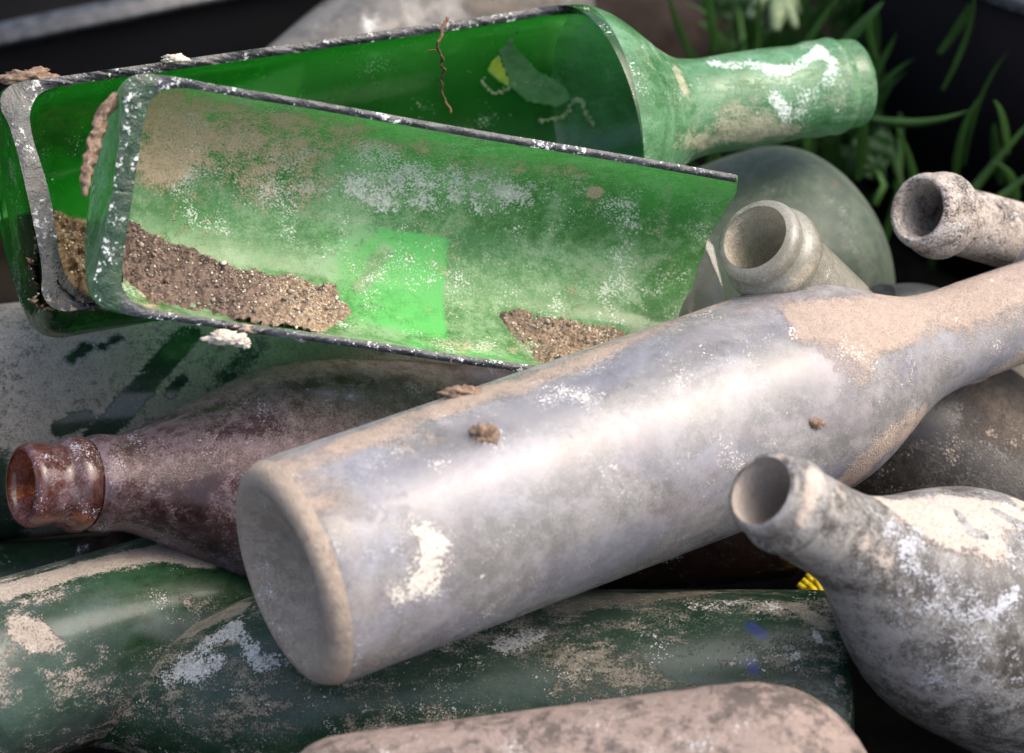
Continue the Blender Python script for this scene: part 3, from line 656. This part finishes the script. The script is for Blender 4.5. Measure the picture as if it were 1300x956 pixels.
# strip of dried mud along the base end of the front shard
def tube(name, pts, rad, mat, parent=None, k=8, jit=0.):
    V = []; Fc = []; n = len(pts)
    for i, p in enumerate(pts):
        t_ = (pts[min(i + 1, n - 1)] - pts[max(i - 1, 0)]).normalized(); a = t_.orthogonal().normalized() if abs(t_.z) > .9 else t_.cross(Vector((0, 0, 1))).normalized(); b = t_.cross(a)
        r = rad[i] if isinstance(rad, (list, tuple)) else rad
        for j in range(k):
            an = 2 * math.pi * j / k; q = p + (a * math.cos(an) + b * math.sin(an)) * r
            if jit: q = q + Vector((mnoise.noise(q * 500), mnoise.noise(q * 500 + Vector((9, 0, 0))), mnoise.noise(q * 500 + Vector((0, 9, 0))))) * r * jit
            V.append(q)
    for i in range(n - 1):
        for j in range(k): Fc.append((i * k + j, i * k + (j + 1) % k, (i + 1) * k + (j + 1) % k, (i + 1) * k + j))
    Fc.append(tuple(range(k))[::-1]); Fc.append(tuple((n - 1) * k + j for j in range(k)))
    return mesh_obj(name, V, Fc, mat, parent, attrs={'grain': [0.] * len(V), 'sand': [0.] * len(V)})
def spline(pts, n=8):
    out = []
    Q = [pts[0]] + list(pts) + [pts[-1]]
    for i in range(1, len(Q) - 2):
        for k in range(n):
            t_ = k / n; out.append(.5 * ((2 * Q[i]) + (Q[i + 1] - Q[i - 1]) * t_ + (2 * Q[i - 1] - 5 * Q[i] + 4 * Q[i + 1] - Q[i + 2]) * t_ * t_ + (3 * Q[i] - Q[i - 1] - 3 * Q[i + 1] + Q[i + 2]) * t_ ** 3))
    out.append(pts[-1]); return out
mud = spline([P(148, 118, .908), P(130, 150, .908), P(119, 185, .908), P(110, 222, .907), P(107, 250, .907)], 14)
o = tube('dried_mud', mud, [.0006 + .0016 * math.sin(math.pi * (i / (len(mud) - 1)) ** .7) ** .6 for i in range(len(mud))], m_clod, k=20, jit=.7)
tag(o, 'strip of dried reddish mud down the outer base end of the front shard', 'mud')
# rootlet over the rim
m_root = soil_mat('dry_root', (.07, .035, .02), (.18, .11, .07), 3.)
rt = spline([P(566, 22, .975), P(558, 48, .968), P(557, 62, .970), P(562, 84, .985), P(560, 105, .995), P(565, 125, 1.0), P(572, 145, 1.0)], 8)
rt = [p + Vector((mnoise.noise(p * 260), 0, mnoise.noise(p * 260 + Vector((5, 0, 0))))) * .0016 for p in rt]
rroot = empty('rootlet', Matrix.Translation(rt[-1]), 'thin brown rootlet hanging over the rim into the split bottle', 'root')
def rel(pts, o): return [p - o.matrix_world.translation for p in pts]
tube('stem', rel(rt, rroot), [.0006 - .00022 * i / len(rt) for i in range(len(rt))], m_root, rroot, jit=.7)
tube('side_hair', rel(spline([rt[18], rt[18] + Vector((-.002, 0, .0006)), rt[18] + Vector((-.004, 0, .0002))], 4), rroot), .00022, m_root, rroot, k=5)

# leaf fragment inside the split bottle
def simple_mat(name, a, b, scale=60, rough=.6, trans=0., spec=.4, bump=.2, det=5, seed=0.):
    s = N(name); n = s.noise(scale, det, .6, (seed, 0, 0)); c = s.mixc(s.ramp(n, .35, .65), a, b)
    sh = s.bsdf(c, rough, 0, spec=spec, normal=s.bump(s.noise(scale * 4, 4, .6), bump, .001))
    if trans: sh = s.mixs(trans, sh, s.transl(c))
    return s.surf(sh)
m_yleaf = simple_mat('yellowing_leaf', (.80, .80, .10), (.45, .66, .20), 120, .6, .3)
m_skel = simple_mat('papery_leaf', (.20, .42, .18), (.34, .52, .30), 300, .8, .4, seed=4)
def sheet(name, poly, lathe, lift, mat, parent, step=3):
    xs = np.arange(min(p[0] for p in poly), max(p[0] for p in poly) + step, step); ys = np.arange(min(p[1] for p in poly), max(p[1] for p in poly) + step, step)
    idx = {}; V = []; o0 = parent.matrix_world.translation
    for a, x in enumerate(xs):
        for b, y in enumerate(ys):
            jx = 2.5 * mnoise.noise(Vector((x * .12, y * .12, 2)))
            if not in_poly(x + jx, y + jx, poly): continue
            h = lathe._bvh.ray_cast(CAM, ray(x, y))
            if h[0] is None: continue
            n_ = h[1] if h[1].dot(CAM - h[0]) > 0 else -h[1]
            idx[(a, b)] = len(V); V.append(h[0] + n_ * (lift + .0006 * mnoise.noise(h[0] * 90)) - o0)
    Fc = [(k, idx[(a, b + 1)], idx[(a + 1, b + 1)], idx[(a + 1, b)]) for (a, b), k in idx.items() if (a + 1, b) in idx and (a, b + 1) in idx and (a + 1, b + 1) in idx]
    o = mesh_obj(name, V, Fc, mat, parent)
    md = o.modifiers.new('thick', 'SOLIDIFY'); md.thickness = .0003
    return o
lf = empty('withered_leaf', Matrix.Translation(on(rb, 650, 100)), 'withered leaf with one yellow corner stuck inside the split bottle', 'leaf')
sheet('yellow_corner', [(629,58),(642,95),(646,108),(636,104),(624,96),(614,84),(622,70)], rb, .0030, m_yleaf, lf, 2)
sheet('papery_blade', [(660,28),(640,50),(630,60),(643,105),(665,128),(710,136),(728,125),(720,108),(700,95),(682,88),(668,70),(652,55),(650,44),(668,26)], rb, .0016, m_skel, lf, 2)
# seed stalk debris
m_straw = simple_mat('pale_straw', (.62, .58, .42), (.34, .32, .2), 200, .8)
db = empty('seed_stalk', Matrix.Translation(on(rb, 640, 118)), 'pale dry seed stalk lying inside the split bottle below the leaf', 'stalk')
def dots(parent, pix, lathe, mat, nm, rr=.0007):
    pts = [on(lathe, x, y) + (CAM - on(lathe, x, y)).normalized() * .0015 for x, y in pix]
    tube(nm, rel(spline(pts, 5), parent), .00022, mat, parent, k=5)
    V = []; Fc = []
    for p in spline(pts, 5):
        for _ in range(2):
            r = rr * random.uniform(.4, 1); b0 = len(V); q = p + Vector((random.uniform(-1, 1), random.uniform(-1, 1), random.uniform(-1, 1))) * .0009 - parent.matrix_world.translation
            V += [tuple(q + Vector(v) * r) for v in ICO[0]]; Fc += [tuple(int(i) + b0 for i in f) for f in ICO[1]]
    mesh_obj('seeds', V, Fc, mat, parent)
dots(db, [(612,102),(628,118),(650,110),(675,104),(700,108)], rb, m_straw, 'stem', .0006)
db2 = empty('seed_stalk', Matrix.Translation(on(rb, 715, 150)), 'tangled dry stalk in the lower corner of the split bottle beside its shoulder', 'stalk')
dots(db2, [(684,152),(712,150),(722,138),(734,126),(742,140),(752,158)], rb, m_straw, 'stem', .0009)

# clear shard standing behind the right end of the green shard
def plate(name, label, pts_px, d0, d1, th, mat):
    V = []; n = len(pts_px)
    for k, dd in enumerate((0, th)):
        for i, (x, y) in enumerate(pts_px):
            V.append(P(x, y, d0 + (d1 - d0) * (y - pts_px[0][1]) / 100 + dd + .003 * math.sin(x * .1)))
    Fc = [tuple(range(n))[::-1], tuple(range(n, 2 * n))] + [(i, (i + 1) % n, n + (i + 1) % n, n + i) for i in range(n)]
    o = mesh_obj(name, V, Fc, mat, smooth=False); return tag(o, label, 'glass shard')
m_clearshard = glass('grey_clear_shard', (.6, .62, .6), film=.4, film_col=(.24, .24, .22), film2=(.36, .36, .34), d0=-.2, c0=-.3, seed=20., rough=.15)
plate('glass_shard', 'narrow upright grey glass shard behind the right end of the green shard', [(885,288),(896,296),(906,314),(913,338),(918,366),(918,396),(880,410),(868,380)], 1.022, 1.022, .003, m_clearshard)

# ================================================================== BACKGROUND
# ground
def ground():
    n = 120; V = []; Fc = []
    xs = np.sign(np.linspace(-1, 1, n)) * (np.abs(np.linspace(-1, 1, n)) ** 4) * 60; 
    for y in xs:
        for x in xs:
            near = max(0, 1 - (abs(x) + abs(y)) / 6)
            V.append((x, y, -.105 + .012 * mnoise.noise(Vector((x * 9, y * 9, 0))) * near + .004 * mnoise.noise(Vector((x * 40, y * 40, 0))) * near))
    for a in range(n - 1):
        for b in range(n - 1): Fc.append((a * n + b, a * n + b + 1, (a + 1) * n + b + 1, (a + 1) * n + b))
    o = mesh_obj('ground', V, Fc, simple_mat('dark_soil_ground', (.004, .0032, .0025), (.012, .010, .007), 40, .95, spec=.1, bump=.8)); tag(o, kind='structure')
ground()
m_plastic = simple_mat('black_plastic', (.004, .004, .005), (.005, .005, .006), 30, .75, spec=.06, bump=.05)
m_plrim = simple_mat('scuffed_plastic_rim', (.018, .020, .025), (.06, .063, .072), 180, .38, spec=.5, bump=.3)
# black crate: its near wall runs behind the bottles, rim above it
c0 = P(-260, 99, 1.22)
def PZ(x, y, z): return P(x, y, (CAM.z - z) / (math.sin(PITCH) + (y - 478) / F * math.cos(PITCH)))
c1 = PZ(560, -69, c0.z)
c1.z = c0.z
def crate():
    ax = (c1 - c0); L = ax.length; ax.normalize(); nrm = Vector((-ax.y, ax.x, 0)).normalized()
    if nrm.y < 0: nrm = -nrm
    M = Matrix.Translation(c0) @ Matrix(((ax.x, nrm.x, 0, 0), (ax.y, nrm.y, 0, 0), (0, 0, 1, 0), (0, 0, 0, 1)))
    root = empty('plastic_crate', M, 'black plastic crate with a scuffed grey rim behind the bottles at the upper left', 'crate')
    W = .30; H = c0.z + .10
    def box(name, x0, x1, y0, y1, z0, z1, mat, bev=.002):
        import bmesh
        bm = bmesh.new(); bmesh.ops.create_cube(bm, size=1)
        for v in bm.verts: v.co = Vector(((x0 + x1) / 2 + v.co.x * (x1 - x0), (y0 + y1) / 2 + v.co.y * (y1 - y0), (z0 + z1) / 2 + v.co.z * (z1 - z0)))
        bmesh.ops.bevel(bm, geom=bm.edges[:], offset=bev, segments=3, affect='EDGES')
        me = bpy.data.meshes.new(name); bm.to_mesh(me); bm.free(); me.materials.append(mat); me.polygons.foreach_set('use_smooth', [True] * len(me.polygons))
        o = bpy.data.objects.new(name, me); col.objects.link(o); o.parent = root; return o
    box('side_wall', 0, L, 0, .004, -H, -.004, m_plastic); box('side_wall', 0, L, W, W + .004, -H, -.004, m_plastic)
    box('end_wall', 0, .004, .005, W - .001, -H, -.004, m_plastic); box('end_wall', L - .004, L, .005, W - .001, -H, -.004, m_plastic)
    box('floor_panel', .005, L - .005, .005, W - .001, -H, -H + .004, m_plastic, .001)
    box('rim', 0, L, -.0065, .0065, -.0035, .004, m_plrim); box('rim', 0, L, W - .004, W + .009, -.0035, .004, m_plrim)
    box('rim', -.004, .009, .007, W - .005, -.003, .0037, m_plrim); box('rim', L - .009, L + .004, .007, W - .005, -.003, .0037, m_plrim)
crate()
# black bucket, upper right
def bucket():
    c = P(1425, -148, 1.223); c.z = -.105
    h = .17; root = empty('bucket', Matrix.Translation(c), 'round black plastic bucket behind the grass at the upper right', 'bucket')
    def rev(name, prof, mat, m=72):
        V = []; Fc = []
        for z, r in prof:
            for j in range(m): V.append((r * math.cos(2*math.pi*j/m), r * math.sin(2*math.pi*j/m), z))
        for i in range(len(prof) - 1):
            for j in range(m): Fc.append((i*m+j, i*m+(j+1)%m, (i+1)*m+(j+1)%m, (i+1)*m+j))
        return mesh_obj(name, V, Fc, mat, root)
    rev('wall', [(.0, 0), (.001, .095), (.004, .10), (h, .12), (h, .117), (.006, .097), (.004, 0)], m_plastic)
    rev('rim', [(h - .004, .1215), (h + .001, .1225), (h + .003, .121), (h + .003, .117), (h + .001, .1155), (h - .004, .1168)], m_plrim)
    return c
bucket()
# brown stone
m_stone = simple_mat('brown_stone', (.018, .013, .010), (.034, .025, .02), 40, .9, spec=.15)
clump('stone', 'smooth brown stone behind the shoulder of the split bottle', P(815, 62, 1.30), .030, m_stone, 'stone', (1.3, 1, 1), 51, .12)

# plants
m_grass = simple_mat('grass_blade', (.020, .062, .011), (.045, .12, .022), 20, .5, .3)
m_leafg = simple_mat('broad_leaf', (.018, .055, .012), (.035, .095, .022), 30, .5, .3)
m_bud = simple_mat('pale_bud_petals', (.15, .22, .11), (.30, .38, .22), 90, .6, .3)
m_stem = simple_mat('green_stem', (.06, .16, .03), (.10, .22, .05), 40, .5, .1)
m_yel = simple_mat('yellow_petals', (.85, .62, .01), (.90, .74, .02), 200, .6, .2)
def blade_geo(base, tip, w, bend, V, Fc, n=9, sag=0.):
    ax = tip - base; side = ax.cross(CAM - base).normalized()
    tw = random.uniform(-.5, .5); i0 = len(V)
    for k in range(n):
        t_ = k / (n - 1); p = base + ax * t_ + bend * (t_ * t_ - t_); ww = w * (1 - t_ ** 2.2) * (.55 + .45 * min(1, t_ * 4)) + .00005
        s_ = (side + FWD * tw).normalized(); nrm = s_.cross(ax).normalized()
        V += [p - s_ * ww, p + nrm * ww * .35, p + s_ * ww]
    for k in range(n - 1):
        a = i0 + 3 * k
        Fc += [(a, a + 1, a + 4, a + 3), (a + 1, a + 2, a + 5, a + 4)]
V = []; Fc = []
def gz(x, y): return -.105
for k in range(420):
    x = random.uniform(.05, .30); y = random.uniform(.33, .75)
    if random.random() < .3: x = random.uniform(-.3, .05); y = random.uniform(.5, .8)
    b = Vector((x, y, -.11)); hgt = random.uniform(.04, .12)
    blade_geo(b, b + Vector((random.uniform(-.05, .05), random.uniform(-.05, .04), hgt)), random.uniform(.0010, .0022), Vector((random.uniform(-.02, .02), 0, -.03)), V, Fc)
for k in range(170):
    px, py, dd = random.uniform(870, 1290), random.uniform(-30, 300), random.uniform(1.17, 1.40)
    b = P(px, py + 60, dd); L = random.uniform(.02, .06)
    blade_geo(b, b + RIGHT * random.uniform(-.02, .025) + Vector((0, 0, L)), random.uniform(.0008, .0028), Vector((random.uniform(-.02, .02), 0, -.02)), V, Fc)
tag(mesh_obj('grass', V, Fc, m_grass), 'thin dark green grass growing behind the bottles', 'grass', kind='stuff')
def big_blade(px, w, label, dbase, dtip, bendpx=(0, 0)):
    V = []; Fc = []; b = P(*px[0], dbase); t_ = P(*px[1], dtip)
    blade_geo(b, t_, w, RIGHT * bendpx[0] * .0003 - UP * bendpx[1] * .0003, V, Fc, 14)
    o = mesh_obj('grass_blade', V, Fc, m_grass); md = o.modifiers.new('thick', 'SOLIDIFY'); md.thickness = .0003
    tag(o, label, 'grass blade', 'long grass blades by the bucket')
big_blade([(1100,150),(1236,138)], .0022, 'curled grass blade lying level and pointing right towards the bucket', 1.16, 1.14, (0, -50))
big_blade([(1190,300),(1330,130)], .0020, 'upper of two slanting grass blades at the right edge', 1.18, 1.16, (10, 10))
big_blade([(1200,310),(1340,196)], .0026, 'lower and wider of two slanting grass blades at the right edge', 1.15, 1.13, (0, 10))
big_blade([(1120,230),(1118,-20)], .0030, 'long upright grass blade right of the bottle mouth', 1.22, 1.24, (30, 0))
big_blade([(1145,120),(1210,-20)], .0026, 'grass blade leaning right above the green mouth', 1.23, 1.25, (20, 0))
big_blade([(1145,240),(1085,90)], .0022, 'short dark grass blade just behind the green bottle mouth', 1.20, 1.22, (-20, 0))
big_blade([(1218,210),(1217,60)], .0018, 'thin straight grass blade against the black bucket', 1.22, 1.24, (6, 0))
def leafy(name, label, origin, leaves, stem_to=None, cat='plant'):
    root = empty(name, Matrix.Translation(origin), label, cat)
    tube('stem', [Vector((0, 0, 0)), (origin * 0) + (stem_to - origin) * .5 + Vector((.004, 0, 0)), stem_to - origin], [.0018, .0014, .001], m_stem, root)
    for (b, t_, w, bend) in leaves:
        V = []; Fc = []; ax = t_ - b; side = ax.cross(CAM - b).normalized(); up = side.cross(ax).normalized()
        if up.dot(CAM - b) < 0: up = -up
        n = 12; 
        for k in range(n):
            s_ = k / (n - 1); ww = w * math.sin(math.pi * min(1, s_ * .97 + .03) ** .75) ** .9 + .0001
            p = b + ax * s_ + bend * (s_ - s_ * s_) * 4
            for q in (-1, -.5, 0, .5, 1): V.append(p + side * ww * q + up * (abs(q) * ww * .35 + .0015 * math.sin(s_ * 20 + q)) - origin)
        for k in range(n - 1):
            for q in range(4): a = k * 5 + q; Fc.append((a, a + 1, a + 6, a + 5))
        o = mesh_obj('leaf', V, Fc, m_leafg, root); md = o.modifiers.new('thick', 'SOLIDIFY'); md.thickness = .0004
    return root
lo_ = P(1130, 120, 1.25)
leafy('leafy_weed', 'leafy green weed behind the green bottle mouth', P(1140, 240, 1.22), [
    (P(1128, 40, 1.25), P(1052, 26, 1.22), .011, -UP * -.004), (P(1130, 40, 1.25), P(1190, 20, 1.26), .008, UP * .004), (P(1130, 80, 1.24), P(1160, 5, 1.26), .008, RIGHT * .002),
    (P(1128, 30, 1.25), P(1105, -30, 1.27), .010, UP * .0), (P(1130, 110, 1.23), P(1098, 60, 1.24), .007, UP * .002), (P(1132, 60, 1.25), P(1215, 62, 1.22), .006, UP * .006)], P(1128, 20, 1.26))
leafy('leafy_weed', 'low leafy weed in the shade below the green bottle mouth', P(1110, 260, 1.2), [
    (P(1110, 215, 1.2), P(1085, 170, 1.2), .006, UP * .001), (P(1112, 215, 1.2), P(1125, 160, 1.2), .006, UP * .001), (P(1110, 225, 1.2), P(1065, 190, 1.21), .005, UP * .003)], P(1110, 210, 1.2))
leafy('leafy_weed', 'weed with drooping leaves above the green bottle neck', P(930, 130, 1.28), [
    (P(935, 30, 1.3), P(880, 5, 1.3), .008, UP * .002), (P(935, 50, 1.3), P(900, 70, 1.28), .006, UP * .002), (P(940, 20, 1.3), P(1040, 12, 1.3), .007, UP * .003), (P(938, 30, 1.3), P(925, -30, 1.3), .008, UP * .001), (P(735, -12, 1.32), P(752, 22, 1.30), .008, UP * .001)], P(938, 10, 1.3))
# closed dandelion head hanging at the top
bo = P(985, -18, 1.22)
br = empty('flower_bud', Matrix.Translation(bo), 'pale green flower head with drooping pointed petals at the top edge', 'flower')
for k, (x, y, w) in enumerate([(950, 22, .0035), (966, 34, .0032), (984, 40, .0040), (1000, 30, .0034), (1014, 18, .0034), (1010, 36, .003), (958, 8, .003), (975, 20, .004), (996, 16, .004)]):
    tip = P(x, y, 1.205 + .008 * math.sin(k * 2)); pts = spline([Vector((0, 0, 0)), (tip - bo) * .5 - FWD * .006, tip - bo], 5)
    tube('petal', pts, [w * (.35 + .65 * math.sin(math.pi * min(.93, .15 + i / len(pts) * .85))) for i in range(len(pts))], m_bud, br, k=8)
tube('stem', [Vector((0, 0, .003)), Vector((.002, .01, .03)), Vector((.004, .03, .05))], .0018, m_stem, br)
# yellow dandelion in the gap
yo = P(1052, 768, 1.02)
yr = empty('dandelion', Matrix.Translation(yo), 'yellow dandelion showing in the gap left of the lower right bottle', 'flower')
for ring, (rr, lift, cnt) in enumerate(((.0135, .002, 34), (.010, .005, 26), (.006, .007, 16))):
    V = []; Fc = []
    for k in range(cnt):
        an = 2 * math.pi * (k + .5 * ring) / cnt + random.uniform(-.06, .06); L = rr * random.uniform(.88, 1.1)
        d = RIGHT * math.cos(an) + UP * math.sin(an); nn = -FWD; s_ = d.cross(nn)
        i0 = len(V)
        for q in range(5):
            t_ = q / 4; p = d * L * (.1 + .9 * t_) + nn * (lift * (1 - .6 * t_)); w = .0011 * (.6 + .4 * math.sin(math.pi * t_ * .8))
            V += [p - s_ * w, p + s_ * w]
        for q in range(4): Fc.append((i0 + 2*q, i0 + 2*q + 1, i0 + 2*q + 3, i0 + 2*q + 2))
    o = mesh_obj('petals', V, Fc, m_yel, yr); md = o.modifiers.new('thick', 'SOLIDIFY'); md.thickness = .0002
tube('stem', [Vector((0, 0, -.0005)), Vector((.004, .01, -.05)), Vector((.004, .012, -.11))], .0015, m_stem, yr)

# ================================================================== LIGHT
EL, AZ = 58, 88            # degrees; azimuth clockwise from +Y: behind the camera, a little to the left
w = bpy.data.worlds.new('World'); scene.world = w; w.use_nodes = True
nt = w.node_tree; sky = nt.nodes.new('ShaderNodeTexSky'); sky.sky_type = 'NISHITA'; sky.sun_disc = False
sky.sun_elevation = R_(EL); sky.sun_rotation = R_(AZ); sky.air_density = 1.0; sky.dust_density = 6.0; sky.ozone_density = 0.0
bg = nt.nodes['Background']; nt.links.new(sky.outputs[0], bg.inputs[0]); bg.inputs[1].default_value = .15
sl = bpy.data.lights.new('sun', 'SUN'); sl.energy = .95; sl.angle = R_(60); sl.color = (1, .97, .93)
so = bpy.data.objects.new('sun', sl); col.objects.link(so)
dv = Vector((math.sin(R_(AZ)) * math.cos(R_(EL)), math.cos(R_(AZ)) * math.cos(R_(EL)), math.sin(R_(EL))))
so.rotation_euler = dv.to_track_quat('Z', 'Y').to_euler()

vs = scene.view_settings; vs.view_transform = 'Standard'; vs.look = 'None'; vs.gamma = 1; vs.exposure = 1.17; vs.use_curve_mapping = False
cy = scene.cycles; cy.use_denoising = True
try: cy.denoiser = 'OPENIMAGEDENOISE'
except Exception: pass
cy.max_bounces = 14; cy.transmission_bounces = 12; cy.diffuse_bounces = 4; cy.glossy_bounces = 6; cy.transparent_max_bounces = 8
cy.caustics_reflective = False; cy.caustics_refractive = True; cy.blur_glossy = .6; cy.sample_clamp_indirect = 6
